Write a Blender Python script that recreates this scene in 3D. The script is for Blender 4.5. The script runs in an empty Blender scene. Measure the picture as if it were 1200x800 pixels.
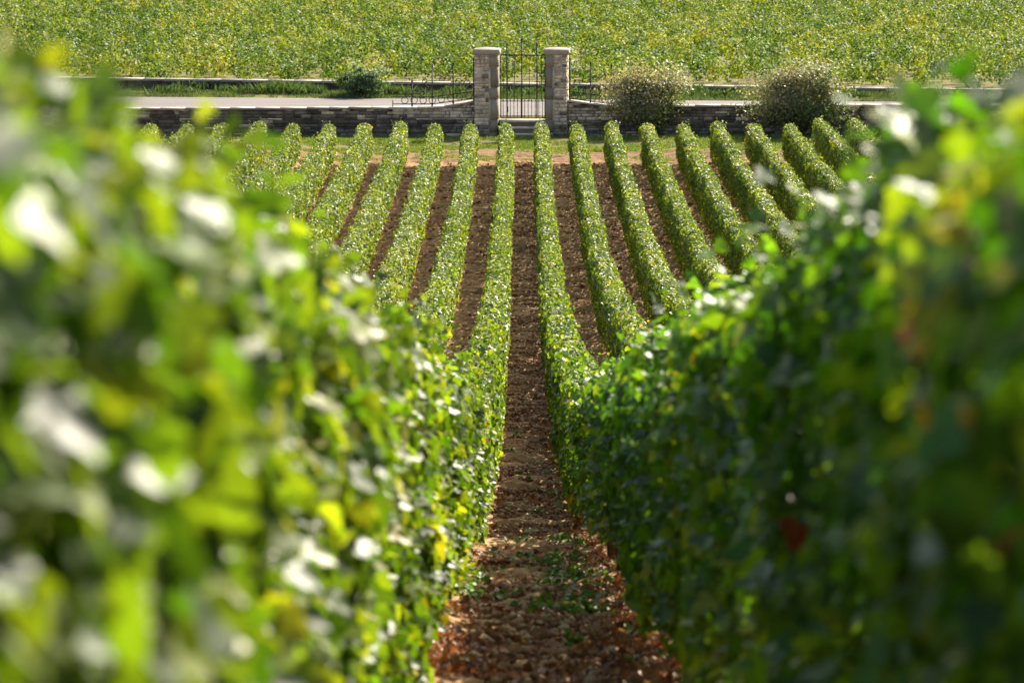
import bpy, math, random
import numpy as np
from mathutils import Vector

# ------------------------------------------------------------------ camera
EYE = 9.43                       # height of the lens above the foot of the slope
F = 4500.0                       # focal length in photograph pixels (1200 wide)
PITCH = math.radians(7.6)
SC = bpy.context.scene
COL = SC.collection
cam_d = bpy.data.cameras.new('camera')
cam = bpy.data.objects.new('camera', cam_d)
COL.objects.link(cam)
cam.location = (0, 0, EYE)
cam.rotation_euler = (math.radians(90) - PITCH, 0, math.atan(11.5 / F))
cam_d.sensor_width = 36
cam_d.lens = 36 * F / 1200
cam_d.clip_start = 0.05
cam_d.clip_end = 6000
cam_d.dof.use_dof = True
cam_d.dof.focus_distance = 46
cam_d.dof.aperture_fstop = 8.0
cam_d.dof.aperture_blades = 9
SC.camera = cam

# ------------------------------------------------------------------ light
SUN_AZ, SUN_EL = math.radians(34), math.radians(38)   # from +Y (away from the lens) towards +X
world = bpy.data.worlds.new('World')
SC.world = world
world.use_nodes = True
wn = world.node_tree
bg = wn.nodes['Background']
sky = wn.nodes.new('ShaderNodeTexSky')
sky.sky_type = 'NISHITA'
sky.sun_disc = False
sky.sun_elevation = SUN_EL
sky.sun_rotation = SUN_AZ
sky.air_density = 1.0
sky.dust_density = 3.0
sky.ozone_density = 0.4
wn.links.new(sky.outputs[0], bg.inputs[0])
bg.inputs[1].default_value = 0.10
sun_d = bpy.data.lights.new('sun', 'SUN')
sun_d.energy = 5.0
sun_d.angle = math.radians(0.53)
sun_d.color = (1.0, 0.915, 0.75)
sun = bpy.data.objects.new('sun', sun_d)
COL.objects.link(sun)
SV = Vector((math.sin(SUN_AZ) * math.cos(SUN_EL), math.cos(SUN_AZ) * math.cos(SUN_EL), math.sin(SUN_EL)))
sun.rotation_euler = SV.to_track_quat('Z', 'Y').to_euler()
sun.location = (20, 60, 60)

SC.view_settings.view_transform = 'Standard'
SC.view_settings.look = 'None'
SC.view_settings.gamma = 1
SC.view_settings.exposure = 1.32
SC.view_settings.use_curve_mapping = False
SC.render.engine = 'CYCLES'
SC.cycles.max_bounces = 7
SC.cycles.diffuse_bounces = 3
SC.cycles.glossy_bounces = 2
SC.cycles.transmission_bounces = 4
SC.cycles.transparent_max_bounces = 4
SC.cycles.caustics_reflective = False
SC.cycles.caustics_refractive = False
SC.cycles.sample_clamp_indirect = 6
try:
    SC.cycles.use_denoising = True
    SC.cycles.denoiser = 'OPENIMAGEDENOISE'
except Exception:
    pass

RNG = np.random.default_rng(11)
random.seed(5)

# ------------------------------------------------------------------ helpers
def hash3(i, j, k, seed):
    h = (i * 73856093) ^ (j * 19349663) ^ (k * 83492791) ^ (seed * 2654435761 & 0x7fffffff)
    h = (h ^ (h >> 13)) * 1274126177
    h &= 0x7fffffff
    return ((h ^ (h >> 16)) & 0xffff) / 65535.0

def noise(x, y, z=0.0, seed=1):
    """value noise in -1..1, arrays in, array out"""
    x, y, z = np.broadcast_arrays(np.asarray(x, float), np.asarray(y, float), np.asarray(z, float))
    xi, yi, zi = np.floor(x).astype(np.int64), np.floor(y).astype(np.int64), np.floor(z).astype(np.int64)
    fx, fy, fz = x - xi, y - yi, z - zi
    fx, fy, fz = (t * t * (3 - 2 * t) for t in (fx, fy, fz))
    out = 0
    for a in (0, 1):
        for b in (0, 1):
            for c in (0, 1):
                w = (fx if a else 1 - fx) * (fy if b else 1 - fy) * (fz if c else 1 - fz)
                out = out + w * hash3(xi + a, yi + b, zi + c, seed)
    return out * 2 - 1

# height of the vineyard ground against distance: a slope that flattens towards the wall
PD = np.array([-60, -5, 0, 10, 20, 31, 41, 50, 61, 69, 75, 83, 99, 109, 113, 117.3])
PZ = np.array([.28 + .16 * 60, 1.08, .28, -1.28, -2.85, -4.48, -5.66, -6.52, -7.47, -7.97, -8.2, -8.36, -8.40, -8.28, -8.20, -8.16])
def _smooth_profile():
    d = np.arange(-60, 117.31, 0.1)
    z = np.interp(d, PD, PZ)
    k = np.ones(61) / 61
    zp = np.concatenate([z[0] + (z[1] - z[0]) * np.arange(-30, 0), z, np.full(30, z[-1])])
    return d, np.convolve(zp, k, 'valid')
_SD, _SZ = _smooth_profile()
def slope_z(d):
    return np.interp(d, _SD, _SZ) - 1.15 + EYE

ROAD_Z = 0.60
def ground_z(x, y):
    z = slope_z(np.minimum(y, 117.3))
    z = np.where(y > 117.35, ROAD_Z - 0.02, z)
    bank = np.clip((y - (126.2 - 0.09 * x)) / 1.6, 0, 1)
    z = z + np.where(y > 120, bank * 0.10, 0)
    z = z + np.where(y > 129, np.clip((y - 129) * 0.002, 0, 0.5), 0)
    return z

def link(name, me, parent=None, mat=None):
    o = bpy.data.objects.new(name, me)
    COL.objects.link(o)
    if mat is not None and me is not None and not me.materials:
        me.materials.append(mat)
    if parent is not None:
        o.parent = parent
    return o

def tag(o, label=None, cat=None, group=None, kind=None):
    if label: o['label'] = label
    if cat: o['category'] = cat
    if group: o['group'] = group
    if kind: o['kind'] = kind
    return o

def empty(name, loc, rz=0.0):
    o = bpy.data.objects.new(name, None)
    COL.objects.link(o)
    o.location = loc
    o.rotation_euler = (0, 0, rz)
    o.empty_display_size = 0.2
    return o

def mesh_np(name, verts, loops, sizes, col=None, smooth=False):
    me = bpy.data.meshes.new(name)
    nv, nl, nf = len(verts), len(loops), len(sizes)
    me.vertices.add(nv)
    me.vertices.foreach_set('co', np.ascontiguousarray(verts, np.float32).ravel())
    me.loops.add(nl)
    me.loops.foreach_set('vertex_index', np.ascontiguousarray(loops, np.int32))
    me.polygons.add(nf)
    st = np.concatenate([[0], np.cumsum(sizes)[:-1]]).astype(np.int32)
    me.polygons.foreach_set('loop_start', st)
    me.polygons.foreach_set('loop_total', np.ascontiguousarray(sizes, np.int32))
    if smooth:
        me.polygons.foreach_set('use_smooth', np.ones(nf, bool))
    me.update(calc_edges=True)
    if col is not None:
        at = me.attributes.new('col', 'FLOAT_COLOR', 'FACE')
        c4 = np.ones((nf, 4), np.float32)
        c4[:, :3] = col
        at.data.foreach_set('color', c4.ravel())
    return me

class MB:
    """collects simple solids and makes one mesh"""
    def __init__(s):
        s.v, s.f, s.c = [], [], []
    def add(s, vs, fs, col=(1, 1, 1)):
        b = len(s.v)
        s.v += [tuple(p) for p in vs]
        s.f += [tuple(b + i for i in f) for f in fs]
        s.c += [col] * len(fs)
    def box(s, x0, x1, y0, y1, z0, z1, col=(1, 1, 1), jit=0.0, ztop=None):
        za, zb = (z1, z1) if ztop is None else ztop
        vs = [(x0, y0, z0), (x1, y0, z0), (x1, y1, z0), (x0, y1, z0), (x0, y0, za), (x1, y0, zb), (x1, y1, zb), (x0, y1, za)]
        if jit:
            vs = [tuple(c + random.uniform(-jit, jit) for c in p) for p in vs]
        s.add(vs, [(0, 3, 2, 1), (4, 5, 6, 7), (0, 1, 5, 4), (1, 2, 6, 5), (2, 3, 7, 6), (3, 0, 4, 7)], col)
    def tube(s, pts, r, n=7, col=(1, 1, 1)):
        pts = [Vector(p) for p in pts]
        rs = r if isinstance(r, (list, tuple)) else [r] * len(pts)
        vs, fs = [], []
        for i, p in enumerate(pts):
            t = (pts[min(i + 1, len(pts) - 1)] - pts[max(i - 1, 0)]).normalized()
            a = Vector((0, 0, 1)) if abs(t.z) < 0.9 else Vector((0, 1, 0))
            u = t.cross(a).normalized()
            w = t.cross(u)
            for k in range(n):
                an = 2 * math.pi * k / n
                vs.append(p + (u * math.cos(an) + w * math.sin(an)) * rs[i])
        for i in range(len(pts) - 1):
            for k in range(n):
                fs.append((i * n + k, i * n + (k + 1) % n, (i + 1) * n + (k + 1) % n, (i + 1) * n + k))
        fs.append(tuple(range(n - 1, -1, -1)))
        fs.append(tuple((len(pts) - 1) * n + k for k in range(n)))
        s.add(vs, fs, col)
    def lathe(s, c, prof, n=8, col=(1, 1, 1)):
        vs, fs = [], []
        for r, z in prof:
            for k in range(n):
                an = 2 * math.pi * k / n
                vs.append((c[0] + r * math.cos(an), c[1] + r * math.sin(an), c[2] + z))
        for i in range(len(prof) - 1):
            for k in range(n):
                fs.append((i * n + k, i * n + (k + 1) % n, (i + 1) * n + (k + 1) % n, (i + 1) * n + k))
        fs.append(tuple(range(n - 1, -1, -1)))
        fs.append(tuple((len(prof) - 1) * n + k for k in range(n)))
        s.add(vs, fs, col)
    def mesh(s, name, smooth=False):
        loops = [i for f in s.f for i in f]
        return mesh_np(name, np.array(s.v), np.array(loops), np.array([len(f) for f in s.f]), np.array(s.c), smooth)
    def build(s, name, mat, parent=None, smooth=False):
        return link(name, s.mesh(name, smooth), parent, mat)

# ------------------------------------------------------------------ materials
def new_mat(name):
    m = bpy.data.materials.new(name)
    m.use_nodes = True
    nt = m.node_tree
    return m, nt, nt.nodes, nt.links, nt.nodes['Principled BSDF']

def leaf_mat(name, trans=0.47, rough=0.45, spec=0.40, tint=(1.75, 1.80, 0.30)):
    m, nt, N, L, P = new_mat(name)
    at = N.new('ShaderNodeAttribute'); at.attribute_name = 'col'
    tc = N.new('ShaderNodeNewGeometry')
    nz = N.new('ShaderNodeTexNoise'); nz.inputs['Scale'].default_value = 45
    nz.inputs['Detail'].default_value = 2
    L.new(tc.outputs['Position'], nz.inputs['Vector'])
    mr = N.new('ShaderNodeMapRange')
    mr.inputs['To Min'].default_value = 0.72; mr.inputs['To Max'].default_value = 1.28
    mr.inputs['From Min'].default_value = 0.25; mr.inputs['From Max'].default_value = 0.75
    L.new(nz.outputs['Fac'], mr.inputs['Value'])
    mx = N.new('ShaderNodeVectorMath'); mx.operation = 'SCALE'
    L.new(at.outputs['Color'], mx.inputs[0]); L.new(mr.outputs[0], mx.inputs['Scale'])
    L.new(mx.outputs[0], P.inputs['Base Color'])
    P.inputs['Roughness'].default_value = rough
    P.inputs['Specular IOR Level'].default_value = spec
    tr = N.new('ShaderNodeBsdfTranslucent')
    tm = N.new('ShaderNodeVectorMath'); tm.operation = 'MULTIPLY'
    tm.inputs[1].default_value = tint
    L.new(mx.outputs[0], tm.inputs[0]); L.new(tm.outputs[0], tr.inputs['Color'])
    mix = N.new('ShaderNodeMixShader'); mix.inputs[0].default_value = trans
    L.new(P.outputs[0], mix.inputs[1]); L.new(tr.outputs[0], mix.inputs[2])
    L.new(mix.outputs[0], N['Material Output'].inputs['Surface'])
    return m

def attr_mat(name, rough=0.85, nscale=14, amount=0.35, bump=0.4, bscale=30, spec=0.3):
    m, nt, N, L, P = new_mat(name)
    at = N.new('ShaderNodeAttribute'); at.attribute_name = 'col'
    tc = N.new('ShaderNodeTexCoord')
    nz = N.new('ShaderNodeTexNoise'); nz.inputs['Scale'].default_value = nscale
    nz.inputs['Detail'].default_value = 5; nz.inputs['Roughness'].default_value = 0.65
    L.new(tc.outputs['Object'], nz.inputs['Vector'])
    mr = N.new('ShaderNodeMapRange')
    mr.inputs['From Min'].default_value = 0.25; mr.inputs['From Max'].default_value = 0.75
    mr.inputs['To Min'].default_value = 1 - amount; mr.inputs['To Max'].default_value = 1 + amount
    L.new(nz.outputs['Fac'], mr.inputs['Value'])
    mx = N.new('ShaderNodeVectorMath'); mx.operation = 'SCALE'
    L.new(at.outputs['Color'], mx.inputs[0]); L.new(mr.outputs[0], mx.inputs['Scale'])
    L.new(mx.outputs[0], P.inputs['Base Color'])
    P.inputs['Roughness'].default_value = rough
    P.inputs['Specular IOR Level'].default_value = spec
    n2 = N.new('ShaderNodeTexNoise'); n2.inputs['Scale'].default_value = bscale
    n2.inputs['Detail'].default_value = 4
    L.new(tc.outputs['Object'], n2.inputs['Vector'])
    bp = N.new('ShaderNodeBump'); bp.inputs['Strength'].default_value = bump
    bp.inputs['Distance'].default_value = 0.02
    L.new(n2.outputs['Fac'], bp.inputs['Height']); L.new(bp.outputs[0], P.inputs['Normal'])
    return m

M_VINE = leaf_mat('vine_leaf')
M_FARVINE = leaf_mat('far_vine_leaf', 0.40, 0.55, 0.22, (1.7, 1.5, .42))
M_BUSH = leaf_mat('bush_leaf', 0.38, 0.5, 0.4, (1.5, 1.4, 0.7))
M_GRASS = leaf_mat('grass_blade', 0.35, 0.5, 0.3, (1.2, 1.3, 0.6))
M_DRY = leaf_mat('dry_leaf', 0.2, 0.55, 0.3, (1.3, 1.0, 0.6))
M_STONE = attr_mat('weathered_stone', 0.9, 5, 0.5, 0.6, 28)
M_CAP = attr_mat('dressed_stone', 0.85, 6, 0.18, 0.3, 40)
M_BARK = attr_mat('vine_bark', 0.95, 30, 0.4, 0.8, 60)
M_CLOD = attr_mat('soil_clod', 0.95, 20, 0.3, 0.4, 60, 0.15)

def iron():
    m, nt, N, L, P = new_mat('dark_wrought_iron')
    tc = N.new('ShaderNodeTexCoord')
    nz = N.new('ShaderNodeTexNoise'); nz.inputs['Scale'].default_value = 12
    L.new(tc.outputs['Object'], nz.inputs['Vector'])
    cr = N.new('ShaderNodeValToRGB')
    cr.color_ramp.elements[0].color = (0.012, 0.012, 0.013, 1)
    cr.color_ramp.elements[1].color = (0.04, 0.026, 0.02, 1)
    L.new(nz.outputs['Fac'], cr.inputs[0]); L.new(cr.outputs[0], P.inputs['Base Color'])
    P.inputs['Roughness'].default_value = 0.65
    P.inputs['Specular IOR Level'].default_value = 0.35
    return m
M_IRON = iron()

def ground_mat():
    m, nt, N, L, P = new_mat('vineyard_soil')
    g = N.new('ShaderNodeNewGeometry')
    sp = N.new('ShaderNodeSeparateXYZ'); L.new(g.outputs['Position'], sp.inputs[0])
    def ramp(fac, cols):
        cr = N.new('ShaderNodeValToRGB')
        e = cr.color_ramp.elements
        e[0].position, e[0].color = cols[0][0], cols[0][1] + (1,)
        e[1].position, e[1].color = cols[1][0], cols[1][1] + (1,)
        for p, c in cols[2:]:
            q = e.new(p); q.color = c + (1,)
        L.new(fac, cr.inputs[0])
        return cr.outputs[0]
    def nz(scale, detail=6, rough=0.65, stretch=None):
        n = N.new('ShaderNodeTexNoise'); n.inputs['Scale'].default_value = scale
        n.inputs['Detail'].default_value = detail; n.inputs['Roughness'].default_value = rough
        if stretch:
            mp = N.new('ShaderNodeMapping'); mp.inputs['Scale'].default_value = stretch
            L.new(g.outputs['Position'], mp.inputs['Vector']); L.new(mp.outputs[0], n.inputs['Vector'])
        else:
            L.new(g.outputs['Position'], n.inputs['Vector'])
        return n.outputs['Fac']
    def mix(f, a, b):
        x = N.new('ShaderNodeMix'); x.data_type = 'RGBA'
        L.new(f, x.inputs['Factor']); L.new(a, x.inputs['A']); L.new(b, x.inputs['B'])
        return x.outputs['Result']
    def step(v, a, b):
        r = N.new('ShaderNodeMapRange'); r.inputs['From Min'].default_value = a; r.inputs['From Max'].default_value = b
        r.interpolation_type = 'SMOOTHSTEP'
        L.new(v, r.inputs['Value'])
        return r.outputs[0]
    soil = ramp(nz(7), [(0.28, (0.16, 0.084, 0.036)), (0.72, (0.58, 0.39, 0.20)), (0.5, (0.34, 0.20, 0.092))])
    sand = ramp(nz(2.5), [(0.3, (0.12, 0.066, 0.030)), (0.7, (0.30, 0.18, 0.09))])
    sod = ramp(nz(1.5), [(0.3, (0.09, 0.11, 0.03)), (0.7, (0.20, 0.15, 0.06))])
    # wobble the borders
    wob = N.new('ShaderNodeMath'); wob.operation = 'MULTIPLY_ADD'
    wob.inputs[1].default_value = 3.0
    L.new(nz(0.9, 3), wob.inputs[0]); L.new(sp.outputs['Y'], wob.inputs[2])
    yy = wob.outputs[0]
    c = mix(step(yy, 109.4, 111.4), soil, sand)
    c = mix(step(yy, 113.3, 115.0), c, sod)
    L.new(c, P.inputs['Base Color'])
    P.inputs['Roughness'].default_value = 0.95
    P.inputs['Specular IOR Level'].default_value = 0.15
    bp = N.new('ShaderNodeBump'); bp.inputs['Strength'].default_value = 0.9; bp.inputs['Distance'].default_value = 0.03
    L.new(nz(22, 6), bp.inputs['Height']); L.new(bp.outputs[0], P.inputs['Normal'])
    return m
M_GROUND = ground_mat()

def road_mat():
    m, nt, N, L, P = new_mat('worn_road')
    g = N.new('ShaderNodeNewGeometry')
    n = N.new('ShaderNodeTexNoise'); n.inputs['Scale'].default_value = 1.2; n.inputs['Detail'].default_value = 8
    mp = N.new('ShaderNodeMapping'); mp.inputs['Scale'].default_value = (0.25, 1.6, 1)
    L.new(g.outputs['Position'], mp.inputs['Vector']); L.new(mp.outputs[0], n.inputs['Vector'])
    cr = N.new('ShaderNodeValToRGB')
    cr.color_ramp.elements[0].position = 0.3; cr.color_ramp.elements[0].color = (0.10, 0.083, 0.078, 1)
    cr.color_ramp.elements[1].position = 0.7; cr.color_ramp.elements[1].color = (0.155, 0.127, 0.119, 1)
    L.new(n.outputs['Fac'], cr.inputs[0]); L.new(cr.outputs[0], P.inputs['Base Color'])
    P.inputs['Roughness'].default_value = 0.9
    return m
M_ROAD = road_mat()

# ------------------------------------------------------------------ ground
def build_ground():
    xs = np.concatenate([[-1500, -600, -250, -120, -70, -45, -30, -22, -17], np.arange(-14, -3, 0.14),
                         np.arange(-3, 3, 0.07), np.arange(3, 14.01, 0.14), [17, 22, 30, 45, 70, 120, 250, 600, 1500]])
    ys = np.concatenate([[-60, -40, -25, -15, -8, -4, 0, 3, 6], np.arange(8, 40, 0.06), np.arange(40, 112, 0.09),
                         np.arange(112, 117.2, 0.2), [117.25, 117.3, 117.4, 117.6], np.arange(118, 132, 0.5),
                         [135, 140, 150, 170, 200, 260, 400, 700, 1200, 2500, 4500]])
    X, Y = np.meshgrid(xs, ys)
    Z = ground_z(X, Y)
    inner = ((np.abs(X) <= 14.1) & (Y > 6) & (Y < 117)).astype(float)
    amp = inner * np.clip((117 - Y) / 6, 0.25, 1)
    lane = np.abs(((X + 0.445) % 1.0) - 0.5)            # 0 in mid lane, .5 under the vines
    b = 0.040 * noise(X * 1.1, Y * 5.5, 0, 7) * np.clip((Y - 5) / 45, .25, 1.3) + 0.026 * noise(X * 1.1, Y * 2.0, 0, 3) + 0.026 * noise(X * 2.2, Y * 4.5, 0, 4) + 0.030 * noise(X * 6, Y * 9, 0, 5) + 0.022 * noise(X * 13, Y * 14, 0, 6)
    b = b + 0.045 * np.clip((lane - 0.28) / 0.22, 0, 1)
    Z = Z + b * amp
    ny, nx = X.shape
    idx = np.arange(nx * ny).reshape(ny, nx)
    q = np.stack([idx[:-1, :-1], idx[:-1, 1:], idx[1:, 1:], idx[1:, :-1]], -1).reshape(-1, 4)
    me = mesh_np('ground', np.stack([X, Y, Z], -1).reshape(-1, 3), q.ravel(), np.full(len(q), 4), None, True)
    o = link('ground', me, None, M_GROUND)
    tag(o, 'reddish brown ploughed soil sloping down between the vine rows to the wall', 'ground', kind='structure')
build_ground()

# road: one sheet lying on the levelled ground behind the wall
rb = MB()
seg = np.linspace(-60, 60, 25)
for a, b in zip(seg[:-1], seg[1:]):
    ya, yb = 126.1 - 0.09 * a, 126.1 - 0.09 * b
    rb.add([(a, 119.0, ROAD_Z + .012), (b, 119.0, ROAD_Z + .012), (b, yb, ROAD_Z + .02), (a, ya, ROAD_Z + .02)], [(0, 1, 2, 3)])
tag(rb.build('road', M_ROAD), 'pale pinkish road running behind the gate and wall', 'road', kind='structure')

# ------------------------------------------------------------------ leaves
def lobed_leaf():
    ang = np.radians([-90, -62, -38, -15, 8, 28, 50, 70, 90, 110, 130, 152, 172, 195, 218, 242])
    rad = np.array([.22, .50, .46, .60, .66, .46, .62, .74, .98, .74, .62, .46, .66, .60, .46, .50])
    x = np.cos(ang) * rad * 0.62
    y = np.sin(ang) * rad * 0.62 + 0.02
    z = -0.22 * x * x + 0.10 * np.abs(x) - 0.20 * np.clip(y, 0, 1) ** 2
    z = z + 0.035 * np.cos(ang * 5)
    v = np.vstack([[[0, -0.02, -0.02]], np.stack([x, y, z], 1)])
    f = [(0, i + 1, (i + 1) % 16 + 1) for i in range(16)]
    return v, np.array(f)
def mid_leaf():
    v = np.array([(0, -.42, 0), (.46, -.22, .05), (.40, .20, .03), (0, .58, -.10), (-.40, .20, .03), (-.46, -.22, .05), (0, 0, -.03)])
    f = [(6, i, (i + 1) % 6) for i in range(6)]
    return v, np.array(f)
def kite_leaf():
    v = np.array([(0, -.45, 0), (.46, -.02, .07), (0, .52, -.05), (-.46, -.02, .07)])
    return v, np.array([(0, 1, 2), (0, 2, 3)])
LOBED, MID, KITE = lobed_leaf(), mid_leaf(), kite_leaf()

def norm(v):
    return v / np.maximum(np.linalg.norm(v, axis=1, keepdims=True), 1e-9)

def leaves(pos, nrm, tip, size, col, tpl):
    """N leaves from one template: returns verts, loops, face colours"""
    tv, tf = tpl
    nrm = norm(nrm)
    tip = norm(tip - nrm * np.sum(tip * nrm, 1, keepdims=True))
    sx = np.cross(tip, nrm)
    n = len(pos)
    V = (pos[:, None, :] + size[:, None, None] * (tv[None, :, 0:1] * sx[:, None, :] + tv[None, :, 1:2] * tip[:, None, :] + tv[None, :, 2:3] * nrm[:, None, :]))
    Fc = (np.arange(n)[:, None, None] * len(tv) + tf[None]).reshape(-1, 3)
    return V.reshape(-1, 3), Fc, np.repeat(col, len(tf), 0)

def join_leaves(name, parts, smooth=False):
    vs, fs, cs, b = [], [], [], 0
    for v, f, c in parts:
        vs.append(v); fs.append(f + b); cs.append(c); b += len(v)
    f = np.concatenate(fs)
    return mesh_np(name, np.concatenate(vs), f.ravel(), np.full(len(f), 3), np.concatenate(cs), smooth)

PAL_SHADE_GREEN = np.array([(.030, .082, .010), (.055, .128, .013), (.098, .178, .017), (.175, .235, .022),
                (.26, .25, .036), (.36, .21, .035), (.30, .095, .022), (.18, .028, .014)])
PAL = np.array([(.045, .080, .014), (.083, .128, .018), (.140, .178, .023), (.215, .225, .030),
                (.25, .235, .040), (.33, .235, .04), (.26, .10, .03), (.15, .035, .018)])
def leaf_cols(n, y, z, rng, seed, warm=1.0, side=0.0, low=0.0, blobs=(), shade_green=.3):
    m = noise(np.full(n, side * 7.3), y * 0.55, z * 1.2, seed) * 0.5 + noise(np.full(n, side * 3.1), y * 2.2, z * 3, seed + 1) * 0.5
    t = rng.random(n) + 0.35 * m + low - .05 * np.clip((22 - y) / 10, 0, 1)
    for by, bz, br, k in blobs:                       # branches that have already turned colour
        t = t + k * np.exp(-((y - by) / (br * 2.0)) ** 2 - ((z - bz) / br) ** 2)
    pick = np.zeros(n, int)
    edges = [0.24, 0.56, 0.86, 1.03, 1.12, 1.18, 1.23]
    for i, e in enumerate(edges):
        pick[t > e] = i + 1
    w = (1 - shade_green * (1 - np.clip((y - 14) / 40, 0, 1)))[:, None]         # near leaves deeper green, fully on the right row: its shade put into colour
    c = (PAL_SHADE_GREEN[pick] * (1 - w) + PAL[pick] * w) * rng.uniform(0.75, 1.3, (n, 1))
    c = c * rng.uniform(0.9, 1.1, (n, 3))
    return np.clip(c, 0.003, 0.8)

def row_leaves(y0, y1, per_m, tpl, smin, smax, seed, hw=0.20, shoots=0.0, zlow=0.16):
    rng = np.random.default_rng(seed)
    n = int((y1 - y0) * per_m)
    y = rng.uniform(y0, y1, n)
    H = 1.105 if seed == 300 else 1.13
    per = np.array([0.95, 0.95, 0.55])
    face = rng.choice(3, n, p=per / per.sum())
    u = rng.random(n)
    if seed == 301:                                   # this row was left with one untrimmed tuft near the top of the slope
        H = 1.13 + .035 * np.exp(-((y - 4.2) / .75) ** 2)
    hgt = H + 0.06 * noise(y * 0.9, 0.5, 0, seed) + 0.06 * noise(y * 3.1, 1.5, 0, seed + 5)
    zl = zlow + 0.09 * noise(y * 1.2, face * 2.0, 0, seed + 9)
    z = zl + (hgt - 0.04 - zl) * u
    sgn = np.where(face == 0, -1.0, 1.0)
    bul = 0.055 * noise(y * 1.3, z * 2.2, face * 5.0, seed + 2) + 0.035 * noise(y * 4.5, z * 5.0, face * 5.0, seed + 3)
    wz = (hw + bul) * (1 - 0.25 * np.clip((z - 0.9) / 0.3, 0, 1) ** 2) * (0.82 + 0.18 * np.clip((z - 0.1) / 0.35, 0, 1))
    depth = rng.exponential(0.045, n) - 0.03
    depth = np.where(rng.random(n) < 0.32, rng.uniform(0.05, 0.22, n), depth)
    top = face == 2
    x = sgn * (wz - depth)
    x = np.where(top, rng.uniform(-1, 1, n) * hw * 0.85, x)
    ztop = hgt - 0.06 * (np.abs(x) / hw) ** 2 - np.where(top, depth, 0)
    z = np.where(top, ztop, z)
    # round the far end of the row
    e = np.clip((y - (y1 - 0.25)) / 0.25, 0, 1)
    x = x * (1 - 0.25 * e ** 2)
    r = rng.normal(0, 1, (n, 3))
    out = np.stack([np.where(top, r[:, 0] * .2, sgn), np.zeros(n), np.where(top, 1.0, 0.0)], 1)
    up = np.array([[0, 0, 1.0]])
    nrm = out * 0.75 + up * 0.40 + r * (0.55 if shoots > 5 else 0.42)
    tip = np.stack([np.where(top, r[:, 1] * .8, sgn * 0.45), r[:, 2] * 0.6, np.where(top, -.2, -1.0)], 1) + rng.normal(0, .35, (n, 3))
    size = rng.uniform(smin, smax, n)
    if shoots:
        ns = int((y1 - y0) * shoots)
        sy = rng.uniform(y0, y1, ns); sx_ = rng.uniform(-.16, .16, ns); sh = rng.uniform(.04, .22, ns) * rng.uniform(.4, 1, ns)
        k = 6
        fr = np.tile(np.linspace(.1, 1, k), ns)
        lean = rng.normal(0, .25, (ns, 2))
        py = np.repeat(sy, k) + np.repeat(lean[:, 0] * sh, k) * fr + rng.normal(0, .02, ns * k)
        px = np.repeat(sx_, k) + np.repeat(lean[:, 1] * sh, k) * fr + rng.normal(0, .025, ns * k)
        pz = np.repeat(1.13 + (.035 * np.exp(-((sy - 4.2) / .75) ** 2) if seed == 301 else 0 * sy), k) + np.repeat(sh, k) * fr
        rr = rng.normal(0, 1, (ns * k, 3))
        x = np.concatenate([x, px]); y = np.concatenate([y, py]); z = np.concatenate([z, pz])
        nrm = np.vstack([nrm, rr * .7 + up * .6]); tip = np.vstack([tip, rng.normal(0, 1, (ns * k, 3)) + np.array([[0, 0, -.3]])])
        size = np.concatenate([size, rng.uniform(smin * .6, smax * .8, ns * k)])
        sgn = np.concatenate([sgn, np.zeros(ns * k)])
    if shoots > 5:                                    # thin places where light falls through the hedge
        g = noise(y * .9, z * 1.3, 3.3, seed + 31) + .5 * noise(y * 2.6, z * 2.6, 7.7, seed + 32)
        keep = ~((g > .52) & (rng.random(len(y)) < .7))
        x, y, z, nrm, tip, size = x[keep], y[keep], z[keep], nrm[keep], tip[keep], size[keep]
    zz = z + slope_z(y)
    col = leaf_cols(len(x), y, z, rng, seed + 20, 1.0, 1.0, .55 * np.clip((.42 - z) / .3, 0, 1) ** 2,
                    ((3.05, 1.0, .09, .62), (3.05, .84, .07, .58), (7.7, .60, .06, .9), (5.2, .72, .05, .8)) if seed == 301 else
                    ((16.5, .34, .10, .6), (9.0, .95, .06, .4), (24., .9, .12, .5)) if seed == 300 else (),
                    1.0 if seed == 301 else .30)
    return leaves(np.stack([x, y, zz], 1), nrm, tip, size, col, tpl)

Y0 = -3.0
def row_mesh(seed, yend, near):
    parts = []
    if near:
        parts.append(row_leaves(Y0, 28, 3200, LOBED, .034, .076, seed, .165, 7, .36 if seed == 301 else .20))
        parts.append(row_leaves(28, 62, 2000, MID, .038, .075, seed, .160, 5))
        parts.append(row_leaves(62, yend, 1900, KITE, .040, .076, seed, .160, 4))
    else:
        parts.append(row_leaves(Y0, 24, 1100, MID, .045, .090, seed, .160, 4))
        parts.append(row_leaves(24, yend, 1900, KITE, .040, .076, seed, .160, 4))
    return join_leaves('foliage', parts)

# one gnarled vine stock, shared by the rows
def trunk_mesh(seed):
    random.seed(seed)
    mb = MB()
    lean = random.uniform(-.06, .06)
    col = (.075, .055, .042)
    pts = [(0, 0, -.06), (lean * .4, random.uniform(-.02, .02), .12), (lean, random.uniform(-.03, .03), .27), (lean * .6, 0, .42)]
    mb.tube(pts, [.034, .026, .024, .028], 7, col)
    for s in (-1, 1):
        mb.tube([(lean * .6, 0, .40), (lean * .5, s * .12, .47), (lean * .3, s * .38, .50)], [.02, .014, .009], 6, col)
    for k in range(4):
        yb = (-.3, -.1, .1, .3)[k]
        mb.tube([(lean * .4, yb, .48), (random.uniform(-.06, .06), yb + random.uniform(-.05, .05), .8), (random.uniform(-.08, .08), yb, 1.04)], [.006, .005, .003], 5, (.12, .07, .04))
    return mb.mesh('trunk', True)
TRUNKS = [trunk_mesh(s) for s in range(4)]
for t in TRUNKS: t.materials.append(M_BARK)

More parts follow.
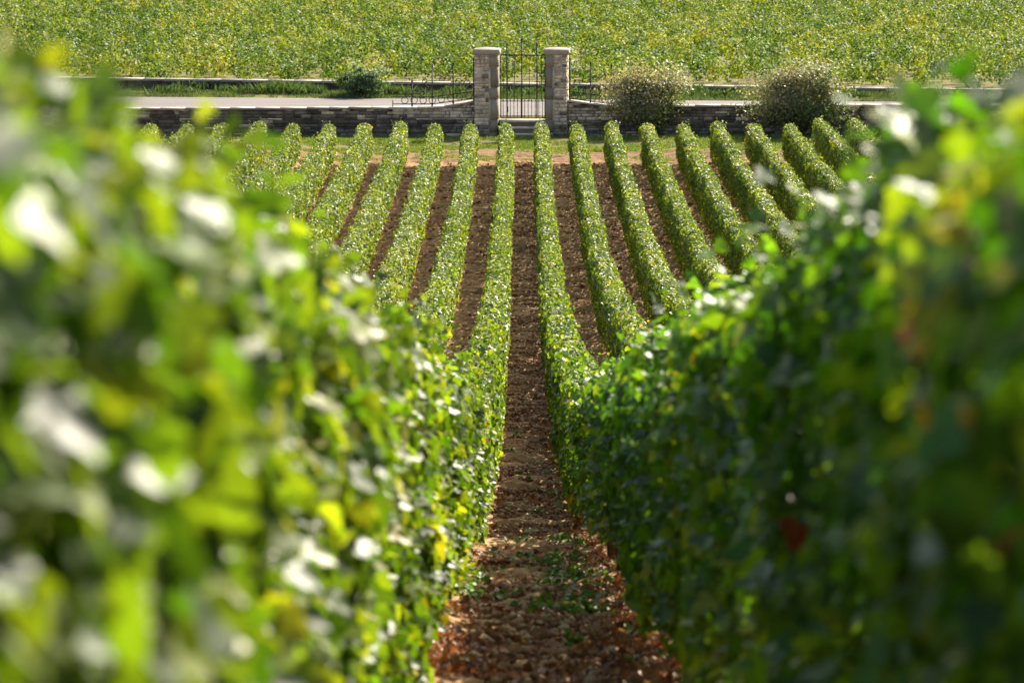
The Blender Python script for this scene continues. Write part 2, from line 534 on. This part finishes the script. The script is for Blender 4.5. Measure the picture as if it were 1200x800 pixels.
def trunk_mass(y0, y1):
    mb = MB()
    y = y0
    while y < y1:
        z = float(slope_z(y))
        a, b = random.uniform(-.05, .05), random.uniform(-.03, .03)
        mb.tube([(0, y, z - .06), (a, y + b, z + .2), (a * .6, y, z + .45)], [.032, .025, .022], 5, (.075, .055, .042))
        y += 1.0
    return mb.mesh('trunk', True)

SPEC = [(109.0, 101), (108.8, 102), (109.3, 103), (108.5, 104), (110.6, 105)]
VAR = [row_mesh(s, ye, False) for ye, s in SPEC]
for v in VAR: v.materials.append(M_VINE)
FAR_TRUNK = trunk_mass(4.5, 108.5); FAR_TRUNK.materials.append(M_BARK)

ORD = ['', 'first', 'second', 'third', 'fourth', 'fifth', 'sixth', 'seventh', 'eighth', 'ninth', 'tenth', 'eleventh', 'twelfth']
def vine_row(k):
    """k counts the rows: 0 is the row just left of the lens, 1 the row just right"""
    x = -0.445 + k
    root = empty('vine_row', (x, 0, 0))
    if k == 0:
        lab = 'sunlit yellow green vine row filling the left foreground and running down to the gate'
    elif k == 1:
        lab = 'shaded dark green vine row filling the right foreground and running down to the gate'
    elif k < 0:
        lab = 'sunlit trimmed vine row, %s one left of the big left foreground row' % ORD[-k]
    else:
        lab = 'trimmed vine row with shaded side, %s one right of the big right foreground row' % ORD[k - 1]
    tag(root, lab, 'vine row', 'vine rows running down the slope to the wall')
    if k in (0, 1):
        me = row_mesh(300 + k, 109.0, True); me.materials.append(M_VINE)
        link('foliage', me, root)
        for i in range(60):
            y = 2.6 + i * 1.0 + random.uniform(-.08, .08)
            t = link('trunk', TRUNKS[(i * 7 + k) % 4], root)
            t.location = (0, y, float(slope_z(y)))
        t = link('trunk', trunk_mass(62.6, 108.6), root, M_BARK)
        t['kind'] = 'stuff'
    else:
        if k < 0: vi = [0, 1, 3, 2][(-k) % 4]
        elif k in (8,): vi = 3
        elif k > 8: vi = 4
        else: vi = [2, 0, 1][k % 3]
        fo = link('foliage', VAR[vi], root)
        if (k // 2) % 2: fo.scale = (-1, 1, 1)
        t = link('trunk', FAR_TRUNK, root)
        t['kind'] = 'stuff'
    return root
for k in list(range(0, -12, -1)) + list(range(1, 13)):
    vine_row(k)

# ------------------------------------------------------------------ vineyard beyond the road
def far_vineyard():
    rng = np.random.default_rng(77)
    gx, gy = np.meshgrid(np.arange(-34, 34, .85), np.arange(130.4, 200, 1.35))
    gx = gx + rng.uniform(-.3, .3, gx.shape); gy = gy + rng.uniform(-.12, .12, gy.shape) - 0.10 * gx
    gx, gy = gx.ravel(), gy.ravel()
    keep = rng.random(len(gx)) > 0.10
    gx, gy = gx[keep], gy[keep]
    nv = len(gx); k = 170
    hgt = rng.uniform(.55, 1.32, nv) + .15 * noise(gx * .3, gy * .3, 0, 8)
    wx = rng.uniform(.30, .55, nv); wy = rng.uniform(.24, .40, nv)
    warm = np.clip(.5 + .9 * noise(gx * .55, gy * .55, 0, 9) + rng.normal(0, .35, nv), 0, 1.3)
    d = norm(rng.normal(0, 1, (nv * k, 3))) * rng.uniform(.55, 1.05, (nv * k, 1))
    R = lambda a: np.repeat(a, k)
    # several shoots per vine push the outline out unevenly
    lob = 1 + .35 * noise(R(gx) * 3 + d[:, 0] * 1.8, R(gy) * 3 + d[:, 1] * 1.8, d[:, 2] * 1.8, 12)
    d = d * lob[:, None]
    x = R(gx) + d[:, 0] * R(wx); y = R(gy) + d[:, 1] * R(wy)
    z = R(hgt) * (.62 + .42 * d[:, 2])
    z = np.maximum(z, .05)
    P = np.stack([x, y, z + ground_z(x, y)], 1)
    n = len(P)
    r = rng.normal(0, 1, (n, 3))
    nrm = d * .7 + np.array([[0, -.1, .5]]) + r * .45
    tip = np.array([[0, 0, -1.0]]) + rng.normal(0, .5, (n, 3))
    t = rng.random(n) * .42 + R(warm) * .32 + .36 * (noise(x * 2.6, y * 2.6, z * 3.5, 15) * .5 + .5)
    pal = np.array([(.033, .085, .017), (.067, .135, .024), (.135, .20, .033), (.205, .252, .040), (.27, .277, .048), (.30, .23, .055), (.26, .13, .05)])
    pick = np.zeros(n, int)
    for i, e in enumerate([.26, .52, .72, .90, 1.03, 1.10]): pick[t > e] = i + 1
    col = pal[pick] * rng.uniform(.85, 1.15, (n, 1))
    me = join_leaves('vines_beyond_road', [leaves(P, nrm, tip, rng.uniform(.07, .125, n), col, KITE)])
    o = link('vines_beyond_road', me, None, M_FARVINE)
    tag(o, 'wide mass of yellow green bushy vines beyond the road', 'vines', kind='stuff')
far_vineyard()

# ------------------------------------------------------------------ stone walls
def pick_stone(pal):
    c = random.choice(pal); f = random.uniform(.8, 1.2)
    return tuple(v * f for v in c)
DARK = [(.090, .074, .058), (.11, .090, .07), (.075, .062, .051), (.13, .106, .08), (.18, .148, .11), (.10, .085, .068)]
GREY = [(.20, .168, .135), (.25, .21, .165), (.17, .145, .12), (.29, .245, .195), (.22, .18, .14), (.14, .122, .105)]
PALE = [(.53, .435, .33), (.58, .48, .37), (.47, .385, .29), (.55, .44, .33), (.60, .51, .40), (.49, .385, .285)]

def courses(mb, x0, x1, yf, z0, topf, pal_f, thick=.14, hmin=.05, hmax=.13, lmin=.10, lmax=.55):
    """face of rubble courses standing a little proud of a core, facing -Y"""
    z = z0
    while True:
        h = random.uniform(hmin, hmax)
        gap = random.uniform(.004, .012)
        x = x0
        done = True
        while x < x1 - .02:
            l = min(random.uniform(lmin, lmax), x1 - x)
            if x1 - x - l < .08: l = x1 - x
            zt = min(z + h, topf(x + l * .5))
            if zt - z > .03:
                done = False
                pr = random.uniform(.0, .022)
                mb.box(x + gap, x + l - gap, yf - pr, yf + thick, z + gap * .8, zt - gap * .8, pal_f(x + l * .5, z), .010)
            x += l
        z += h
        if done or z > 4: break

def wall(sign, label):
    root = empty('stone_wall', (sign * 12.7, 117.4, 0))
    inv = -sign * 12.7
    random.seed(21 + sign)
    xi, xo = (1.40, 26.0) if sign > 0 else (1.43, 26.0)
    if sign < 0:
        ztop = lambda x: .95 + .004 * (x + 2.66) if x < -2.66 else .95 + (.20) * ((x + 2.66) / 1.23) ** 1.15
        xa, xb = -xo, -xi
    else:
        ztop = lambda x: 1.0 + .003 * (x - 2.66) if x > 2.66 else 1.0 + .17 * (2.66 - x) / 1.26
        xa, xb = xi, xo
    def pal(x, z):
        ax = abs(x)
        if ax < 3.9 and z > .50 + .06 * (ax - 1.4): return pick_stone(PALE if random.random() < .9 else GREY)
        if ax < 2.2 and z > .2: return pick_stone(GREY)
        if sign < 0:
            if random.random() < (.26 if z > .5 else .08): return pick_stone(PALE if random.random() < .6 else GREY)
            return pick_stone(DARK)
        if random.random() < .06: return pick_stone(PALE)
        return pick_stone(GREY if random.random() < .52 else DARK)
    f = MB()
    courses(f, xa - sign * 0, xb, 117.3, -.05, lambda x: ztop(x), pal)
    # mortar core
    xs = np.linspace(xa, xb, 40)
    for a, b in zip(xs[:-1], xs[1:]):
        f.box(a, b, 117.325, 117.72, -.1, 0, (.17, .145, .115), 0, (ztop(a) - .012, ztop(b) - .012))
    f.v = [(p[0] + inv, p[1] - 117.4, p[2]) for p in f.v]
    f.build('rubble_face', M_STONE, root)
    c = MB()
    x = xa
    while x < xb - .01:
        l = min(random.uniform(.5, .95), xb - x)
        if xb - x - l < .2: l = xb - x
        near = max(abs(x), abs(x + l)) < 4.2
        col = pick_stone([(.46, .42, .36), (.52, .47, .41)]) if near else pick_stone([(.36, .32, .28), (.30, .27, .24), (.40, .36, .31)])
        dz = random.uniform(-.006, .006)
        th = .05 if near else .045
        c.v_base = len(c.v)
        a, b = ztop(x), ztop(x + l)
        y0, y1 = 117.25 + random.uniform(-.012, .012), 117.77
        vs = [(x + .004, y0, a + dz), (x + l - .004, y0, b + dz), (x + l - .004, y1, b + dz), (x + .004, y1, a + dz),
              (x + .004, y0, a + dz + th), (x + l - .004, y0, b + dz + th), (x + l - .004, y1, b + dz + th), (x + .004, y1, a + dz + th)]
        c.add(vs, [(0, 3, 2, 1), (4, 5, 6, 7), (0, 1, 5, 4), (1, 2, 6, 5), (2, 3, 7, 6), (3, 0, 4, 7)], col)
        x += l
    c.v = [(p[0] + inv, p[1] - 117.4, p[2]) for p in c.v]
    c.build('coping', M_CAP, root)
    tag(root, label, 'wall', 'low stone walls either side of the gate')
wall(-1, 'low dark rubble stone wall left of the gate, swept up to its pillar')
wall(1, 'low grey rubble stone wall right of the gate with bushes against it')

# far low wall on the other side of the road
def far_wall():
    root = empty('low_stone_wall', (0, 128.6, .6))
    random.seed(9)
    f, c = MB(), MB()
    x = -30.0
    while x < 30:
        l = random.uniform(.25, .6)
        y = -.10 * x; top = .30 - .006 * x
        z = -.1
        while z < top - .02:
            h = min(random.uniform(.07, .13), top - z)
            f.box(x + .004, x + l - .004, y - random.uniform(0, .03), y + .30, z + .004, z + h, pick_stone(DARK), .006)
            z += h
        x += l
    x = -30.0
    while x < 30:
        l = random.uniform(.6, 1.2)
        y = -.10 * (x + l / 2); top = .305 - .006 * (x + l / 2)
        c.box(x + .003, x + l - .003, y - .07 + random.uniform(-.01, .01), y + .38, top, top + .075, pick_stone([(.30, .27, .23), (.36, .32, .27), (.26, .24, .21)]), .006)
        x += l
    f.build('rubble_face', M_STONE, root); c.build('coping', M_CAP, root)
    tag(root, 'long low dark stone wall with pale coping on the far side of the road', 'wall')
far_wall()

# ------------------------------------------------------------------ gate pillars
def pillar(xc, w, inner, label):
    root = empty('gate_pillar', (xc, 117.42, 0), -.085)
    random.seed(int(abs(xc) * 100) + (3 if xc > 0 else 0))
    h = 2.60; hw = w / 2; dp = .34
    core = MB()
    core.box(-hw + .015, hw - .015, -dp + .012, dp - .03, -.1, h, (.54, .445, .34))
    qs = .27
    qx0, qx1 = (hw - qs, hw) if inner > 0 else (-hw, -hw + qs)
    def pal(x, z):
        if z < .42: return pick_stone(GREY if random.random() < .75 else DARK)
        return pick_stone(PALE if random.random() < .86 else GREY)
    # rubble front, butting against the quoins
    rx0, rx1 = (-hw, hw - qs + .004) if inner > 0 else (-hw + qs - .004, hw)
    courses(core, rx0, rx1, -dp, -.06, lambda x: h, pal, .2, .06, .13, .1, .34)
    # side and back faces
    for z0 in np.arange(-.06, h - .02, .22):
        z1 = min(z0 + .22, h)
        xo = -hw if inner > 0 else hw
        core.box(min(xo, xo + (.06 if xo < 0 else -.06)), max(xo, xo + (.06 if xo < 0 else -.06)), -dp + .205, dp - .01, z0 + .005, z1 - .005, pick_stone(PALE), .005)
        core.box(-hw + .065, hw - .065, dp - .06, dp, z0 + .005, z1 - .005, pick_stone(PALE), .005)
    core.build('rubble_shaft', M_STONE, root)
    q = MB()
    z = -.06
    first = True
    for hh, wd in ((.30, .23), (.38, .25), (.62, .21), (.36, .25), (.62, .21), (.36, .24)):
        zz = min(z + hh, h)
        a, b = (hw - wd, hw) if inner > 0 else (-hw, -hw + wd)
        q.box(a, b, -dp - .012, dp - .005, z + .006, zz - .006, pick_stone([(.24, .20, .155), (.28, .235, .18), (.21, .175, .14)]), .003)
        z = zz
    q.build('quoin', M_CAP, root)
    cp = MB()
    o = .045
    pr = [(hw + o - .03, h + .002), (hw + o, h + .03), (hw + o, h + .155), (hw + o - .012, h + .17)]
    vs, fs = [], []
    for (r, zz) in pr:
        dd = r - hw + dp
        vs += [(-r, -dd, zz), (r, -dd, zz), (r, dd, zz), (-r, dd, zz)]
    for i in range(len(pr) - 1):
        for k in range(4):
            fs.append((i * 4 + k, i * 4 + (k + 1) % 4, i * 4 + 4 + (k + 1) % 4, i * 4 + 4 + k))
    fs.append((3, 2, 1, 0)); b = (len(pr) - 1) * 4; 
    vs.append((0, 0, h + .225)); t = len(vs) - 1
    for k in range(4): fs.append((b + k, b + (k + 1) % 4, t))
    cp.add(vs, fs, (.36, .31, .26))
    cp.build('cap', M_CAP, root)
    tag(root, label, 'pillar', 'gate pillars')
pillar(-1.07, .71, 1, 'left stone gate pillar with pale cap, dark quoins beside the gate opening')
pillar(1.075, .66, -1, 'right stone gate pillar with pale cap, nearer the two bushes')

# ------------------------------------------------------------------ steps, gate, railings
def steps():
    root = empty('stone_steps', (.02, 117.0, 0))
    zs = [(.60, 117.12, 117.75), (.42, 116.82, 117.115), (.24, 116.52, 116.815), (.07, 116.2, 116.515)]
    for z, ya, yb in zs:
        mb = MB()
        mb.box(-.68, .68, ya + .02 - 117, yb - 117, -.15, z - .055, (.15, .115, .08))  # riser colour darkened for its shade, nosing kept pale as if sunlit
        mb.box(-.69, .69, ya - 117, yb - 117, z - .053, z, (.50, .43, .33), .002)
        mb.build('step', M_CAP, root)
    tag(root, 'worn stone steps climbing from the grass to the iron gate', 'steps')
steps()

def arc(cx, cz, r, a0, a1, y=0.0, n=14, r1=None):
    out = []
    for i in range(n + 1):
        t = i / n
        a = math.radians(a0 + (a1 - a0) * t)
        rr = r if r1 is None else r + (r1 - r) * t
        out.append((cx + rr * math.cos(a), y, cz + rr * math.sin(a)))
    return out

def spear(mb, x, z, r=.022, y=0.0):
    mb.lathe((x, y, z), [(.008, 0), (r * 1.1, .02), (.010, .04), (r * 1.3, .075), (r * .7, .13), (.002, .19)], 7)

def gate():
    root = empty('iron_gate', (.035, 117.6, .60))
    def X(px): return (px - 611.5) / 38.15 - .035
    fr = MB()
    for px, zt, r in ((587.0, 2.02, .016), (594.3, 2.20, .021), (629.2, 2.20, .021), (638.6, 2.02, .016)):
        fr.tube([(X(px), 0, .03), (X(px), 0, zt)], r, 8)
    fr.tube([(X(611.5), 0, .03), (X(611.5), 0, 2.36)], .019, 8)
    for z, r in ((.045, .016), (.56, .013), (1.97, .020)):
        fr.tube([(X(587), 0, z), (X(638.6), 0, z)], r, 8)
    fr.build('frame', M_IRON, root, True)
    b = MB()
    px = 590.9
    xs = [X(591.2)] + [X(594.3 + i * 4.3) for i in range(1, 8)] + [X(633.9)]
    for i, x in enumerate(np.linspace(X(589.8), X(635.6), 12)):
        b.tube([(x, 0, .05), (x, 0, .56)], .0105, 6)
        b.lathe((x, 0, .56), [(.012, 0), (.016, .03), (.002, .09)], 6)
    for px in (602.9, 620.3, 634.3, 589.9):
        b.tube([(X(px), .001, .56), (X(px), .001, 1.97)], .0095, 6)
    b.build('bar', M_IRON, root, True)
    s = MB()
    for cx in (X(598.6), X(607), X(616), X(624.6)):
        s.tube(arc(cx, 1.86, .085, 0, 360, .002, 18), .008, 6)
    for sg, px in ((-1, 594.3), (1, 629.2)):
        s.tube(arc(X(px) + sg * -.10, 2.06, .09, 200, -60, .002, 16, .03) if sg < 0 else arc(X(px) - .10, 2.06, .09, -20, 240, .002, 16, .03), .009, 6)
    s.tube(arc(X(605.5), 2.07, .13, 0, 200, .002, 16, .04), .009, 6)
    s.tube(arc(X(617.5), 2.07, .13, 180, -20, .002, 16, .04), .009, 6)
    s.build('scrollwork', M_IRON, root, True)
    for px, z in ((594.3, 2.19), (629.2, 2.19), (611.5, 2.35)):
        fi = MB()
        spear(fi, X(px), z, .032 if z > 2.3 else .028)
        fi.build('finial', M_IRON, root, True)
    lk = MB(); lk.box(X(593.6), X(595.6), -.03, .03, .22, .40)
    lk.build('lock_box', M_IRON, root)
    tag(root, 'tall black wrought iron gate with close lower bars between two stone pillars', 'gate')
gate()

def railing(sign, label):
    xc = sign * 2.7
    root = empty('iron_railing', (xc, 117.5, 1.0))
    tops = [(1.47, 1.36), (2.10, 1.24), (2.74, 1.16), (3.36, .70)]
    base = lambda ax: .19 - .16 * (ax - 1.43) / 1.23 if ax < 2.66 else .02
    po = MB(); 
    for ax, zt in tops:
        p = MB()
        p.tube([(sign * ax - xc, 0, base(ax) - .06), (sign * ax - xc, 0, zt)], .023 if ax < 2 else .018, 8)
        p.lathe((sign * ax - xc, 0, base(ax) - .01), [(.03, 0), (.034, .03), (.02, .06)], 8)
        spear(p, sign * ax - xc, zt - .01, .026)
        p.build('post', M_IRON, root, True)
    r = MB()
    axs = np.linspace(1.47, 3.95, 22)
    r.tube([(sign * a - xc, 0, base(a) + .06) for a in axs], .016, 6)
    r.tube([(sign * a - xc, 0, base(a) + .28) for a in axs], .014, 6)
    r.tube([(sign * 3.95 - xc, 0, .0), (sign * 3.95 - xc, 0, .20)], .014, 6)
    r.build('rail', M_IRON, root, True)
    s = MB()
    ax = 1.62
    while ax < 3.85:
        z = base(ax)
        s = MB()
        s.tube(arc(sign * ax - xc, z + .17, .10, 0, 360, .002, 16), .013, 6)
        s.build('ring', M_IRON, root, True)
        ax += .28
    for (ax, z, rad) in ((1.62, 1.06, .13), (1.66, .72, .12), (2.24, .86, .11), (2.26, .60, .10), (2.52, .62, .10), (2.9, .55, .09), (3.15, .42, .08), (3.5, .36, .07), (1.92, .78, .11), (1.95, .50, .10), (1.80, .95, .09), (1.78, .45, .11), (2.42, .84, .10), (2.45, .42, .10), (2.95, .78, .09), (2.58, .98, .07), (3.05, .28, .09)):
        s = MB()
        s.tube(arc(sign * ax - xc, z, rad, 200 if sign < 0 else -20, (-130 if sign < 0 else 310), .003, 18, rad * .25), .013, 6)
        s.build('scroll', M_IRON, root, True)
    tag(root, label, 'railing', 'ornamental railings on the wall beside the gate')
railing(-1, 'black scrolled iron railing on the wall left of the gate')
railing(1, 'black scrolled iron railing on the wall right of the gate, half behind a bush')

# ------------------------------------------------------------------ bushes
def bush(loc, rx, ry, z0, z1, n, pal, seed, label, cat='bush', name='bush', size=(.045, .095), spiky=.0, group=None):
    rng = np.random.default_rng(seed)
    root = empty(name, loc)
    cz, rz = (z0 + z1) / 2, (z1 - z0) / 2
    nt = 44
    dirs = norm(rng.normal(0, 1, (nt, 3)) + np.array([[0, 0, .25]]))
    amp = rng.uniform(.58, 1.18, nt)
    w = rng.integers(0, nt, n)
    t = rng.uniform(.35, 1.0, n) ** .6
    sp = rng.normal(0, 1, (n, 3)) * np.array([[.17, .17, .14]]) * (.6 + .7 * t[:, None])
    d = dirs[w] * (amp[w] * t)[:, None] + sp * (1 - spiky)
    P = d * np.array([[rx, ry, rz]]) + np.array([[0, 0, cz]])
    P[:, 2] = np.maximum(P[:, 2], .03)
    nrm = d + rng.normal(0, .7, (n, 3)) + np.array([[0, 0, .3]])
    tip = dirs[w] + rng.normal(0, .6, (n, 3))
    cc = np.array(pal)
    wl = -.30 * np.clip(d[:, 0] * .7 - d[:, 2] * .9, -.7, .8) + (noise(d[:, 0] * 2.2, d[:, 1] * 2.2, d[:, 2] * 2.2, seed) * .5 + .5) * .7 + rng.random(n) * .5  # lower right leaves greener; top highlights put in as paler leaf colour
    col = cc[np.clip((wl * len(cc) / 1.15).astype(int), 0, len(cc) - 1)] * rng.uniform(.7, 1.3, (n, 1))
    me = join_leaves('foliage', [leaves(P, nrm, tip, rng.uniform(size[0], size[1], n) * (1 + spiky * 1.0), col, KITE)])
    link('foliage', me, root, M_BUSH)
    st = MB()
    for i in range(nt):
        e = dirs[i] * amp[i] * np.array([rx, ry, rz]) * .92 + np.array([0, 0, cz])
        e[2] = max(e[2], .1)
        m = e * .45 + np.array([0, 0, cz * .25])
        st.tube([(rng.uniform(-.08, .08), rng.uniform(-.08, .08), -.05), tuple(m), tuple(e)], [.018, .011, .004], 5, (.10, .075, .055))
    st.build('branch', M_BARK, root, True)
    tag(root, label, cat, group)
BR = [(.07, .12, .040), (.105, .155, .058), (.17, .20, .095), (.26, .255, .15), (.38, .345, .24), (.50, .44, .36)]
gz = lambda y: float(slope_z(y))
bush((3.90, 116.95, gz(116.9)), 1.32, .75, .30, 2.16, 10500, BR, 31, 'wide grey green bush hanging over the wall just right of the gate')
bush((8.42, 116.85, gz(116.8)), 1.55, .85, .15, 2.20, 13500, BR[:5], 32, 'large round brownish bush against the wall, farther right from the gate')
bush((-5.35, 127.2, .62), .92, .55, .0, .95, 8000, [(.075, .14, .055), (.105, .18, .075), (.14, .21, .10)], 33,
     'small dark green bush on the verge across the road left of the gate', size=(.03, .06), spiky=.4)

# ------------------------------------------------------------------ grass
def grass(name, x0, x1, yfun0, yfun1, n, hmin, hmax, pal, seed, label, thr=-.35, wid=.012, nsc=.8):
    rng = np.random.default_rng(seed)
    x = rng.uniform(x0, x1, n)
    y = yfun0(x) + (yfun1(x) - yfun0(x)) * rng.random(n)
    m = noise(x * nsc, y * nsc * 1.3, 0, seed) + .4 * noise(x * 3, y * 4, 0, seed + 1)
    k = m > thr
    x, y, m = x[k], y[k], m[k]
    n = len(x)
    z = ground_z(x, y) - .01
    h = rng.uniform(hmin, hmax, n) * np.clip(.6 + .5 * m, .4, 1.3)
    a = rng.uniform(0, 2 * math.pi, n)
    ux, uy = np.cos(a) * wid, np.sin(a) * wid
    lx, ly = rng.normal(0, .35, n) * h, rng.normal(0, .35, n) * h
    V = np.stack([np.stack([x - ux, y - uy, z], 1), np.stack([x + ux, y + uy, z], 1), np.stack([x + lx * .4 + ux * .7, y + ly * .4 + uy * .7, z + h * .6], 1), np.stack([x + lx, y + ly, z + h], 1)], 1)
    idx = np.arange(n)[:, None] * 4
    Fc = np.stack([idx + np.array([[0, 1, 2]]), idx + np.array([[0, 2, 3]])], 1).reshape(-1, 3)
    col = np.array(pal)[rng.integers(0, len(pal), n)] * rng.uniform(.75, 1.25, (n, 1))
    me = mesh_np(name, V.reshape(-1, 3), Fc.ravel(), np.full(len(Fc), 3), np.repeat(col, 2, 0))
    tag(link(name, me, None, M_GRASS), label, 'grass', kind='stuff')
GP = [(.10, .17, .025), (.14, .21, .03), (.20, .25, .045), (.30, .27, .09)]
one = lambda c: (lambda x: np.full_like(x, c))
grass('grass_strip', -16, 16, one(112.2), one(117.25), 150000, .05, .14, GP, 41, 'short green grass strip between the vine row ends and the wall', -.40)
grass('verge_grass', -20, 20, lambda x: 126.15 - .09 * x, lambda x: 128.5 - .10 * x, 70000, .06, .20, [(.045, .085, .03), (.07, .12, .035), (.10, .14, .05), (.18, .17, .07)], 42, 'dark green grass and weeds on the verge under the far wall', -.75)
grass('verge_weeds', -20, 20, lambda x: 127.3 - .09 * x, lambda x: 128.5 - .10 * x, 16000, .15, .42, [(.05, .09, .03), (.08, .13, .04), (.12, .16, .05)], 45, 'taller clumps of weeds growing up against the far low wall', .12, .02, 1.3)
grass('gateside_grass', -20, 20, one(117.85), one(119.1), 30000, .04, .12, [(.15, .19, .04), (.22, .23, .06), (.28, .24, .09)], 43, 'dry yellow green grass along the near road edge behind the gate', -.3)
grass('bare_soil_tufts', -14, 14, one(109.4), one(113.0), 60000, .03, .09, GP, 44, 'sparse grass tufts on the bare sandy strip at the row ends', .05)

# ------------------------------------------------------------------ near lane: weeds, fallen leaves, clods
def weeds():
    rng = np.random.default_rng(51)
    cx, cy = [], []
    for (xa, sx, ya, yb, n) in ((.34, .13, 16.5, 26, 46), (.10, .18, 17, 24, 24), (-.26, .06, 18, 21.5, 20), (.30, .2, 26, 40, 18), (.42, .1, 13, 16, 7), (-.2, .2, 22, 60, 14)):
        cx.append(rng.normal(xa, sx, n)); cy.append(rng.uniform(ya, yb, n))
    cx, cy = np.concatenate(cx), np.concatenate(cy)
    k = 20; n = len(cx) * k
    a = rng.uniform(0, 2 * math.pi, n); el = rng.uniform(.15, 1.3, n); rr = rng.uniform(.015, .085, n) * np.repeat(rng.uniform(.5, 1.2, len(cx)), k)
    d = np.stack([np.cos(a) * np.cos(el), np.sin(a) * np.cos(el), np.sin(el)], 1)
    base = np.stack([np.repeat(cx, k), np.repeat(cy, k), np.repeat(ground_z(cx, cy) + .0, k)], 1)
    P = base + d * rr[:, None] + np.array([[0, 0, .015]])
    nrm = np.array([[0, 0, 1.0]]) + rng.normal(0, .45, (n, 3))
    col = np.array([(.08, .17, .02), (.12, .22, .025), (.18, .27, .035)])[rng.integers(0, 3, n)] * rng.uniform(.8, 1.2, (n, 1))
    me = join_leaves('weeds', [leaves(P, nrm, d + rng.normal(0, .2, (n, 3)), rng.uniform(.018, .05, n), col, MID)])
    tag(link('weeds', me, None, M_GRASS), 'small bright green weeds on the soil of the near lane', 'weeds', kind='stuff')
weeds()

def litter():
    rng = np.random.default_rng(52)
    n = 42000
    y = 8 + 62 * rng.random(n) ** 1.35
    x = np.where(rng.random(n) < .35, rng.normal(.48, .16, n), np.where(rng.random(n) < .5, rng.normal(-.36, .12, n), rng.uniform(-.5, .6, n)))
    x = np.where((y > 26) & (rng.random(n) < .4), rng.uniform(-6, 6, n), x)
    x = np.where(np.abs((x + .445) % 1.0) < .04, x + .2, x)
    z = ground_z(x, y) + .02 + .05 * np.clip((np.abs((x + .445) % 1.0 - .5) - .28) / .22, 0, 1)
    nrm = np.array([[0, 0, 1.0]]) + rng.normal(0, .5, (n, 3))
    pal = np.array([(.26, .13, .06), (.34, .19, .09), (.20, .085, .045), (.42, .28, .14), (.14, .06, .035), (.30, .11, .04)])
    col = pal[rng.integers(0, len(pal), n)] * rng.uniform(.75, 1.25, (n, 1))
    v, f = LOBED
    v = v.copy(); v[:, 2] += 1.3 * v[:, 0] ** 2 + .9 * v[:, 1] ** 2
    me = join_leaves('fallen_leaves', [leaves(np.stack([x, y, z], 1), nrm, rng.normal(0, 1, (n, 3)), rng.uniform(.012, .075, n) * rng.uniform(.4, 1, n) + .006, col, (v, f))])
    tag(link('fallen_leaves', me, None, M_DRY), 'curled brown fallen vine leaves littering the near lane', 'fallen leaves', kind='stuff')
litter()

def clods():
    rng = np.random.default_rng(53)
    n = 70000
    y = 9 + 100 * rng.random(n) ** 1.1
    x = np.where(rng.random(n) < .45, rng.uniform(-.5, .62, n), rng.uniform(-9, 9, n))
    z = ground_z(x, y) + .012 + .03 * noise(x * 1.1, y * 2.6, 0, 3)
    s = rng.uniform(.008, .030, n) * rng.uniform(.5, 1.3, n) * (1 + y / 110)
    oc = np.array([(1, 0, 0), (0, 1, 0), (-1, 0, 0), (0, -1, 0), (0, 0, .7), (0, 0, -.7)], float)
    V = np.stack([x, y, z], 1)[:, None, :] + oc[None] * s[:, None, None] * rng.uniform(.6, 1.3, (n, 6, 1))
    tf = np.array([(0, 1, 4), (1, 2, 4), (2, 3, 4), (3, 0, 4), (1, 0, 5), (2, 1, 5), (3, 2, 5), (0, 3, 5)])
    Fc = (np.arange(n)[:, None, None] * 6 + tf[None]).reshape(-1, 3)
    pal = np.array([(.24, .125, .062), (.34, .19, .10), (.14, .065, .030), (.50, .35, .20)])
    col = np.repeat(pal[rng.integers(0, 4, n)] * rng.uniform(.8, 1.2, (n, 1)), 8, 0)
    me = mesh_np('soil_clods', V.reshape(-1, 3), Fc.ravel(), np.full(len(Fc), 3), col)
    tag(link('soil_clods', me, None, M_CLOD), 'crumbled reddish soil clods and pebbles between the vine rows', 'soil clods', kind='stuff')
clods()
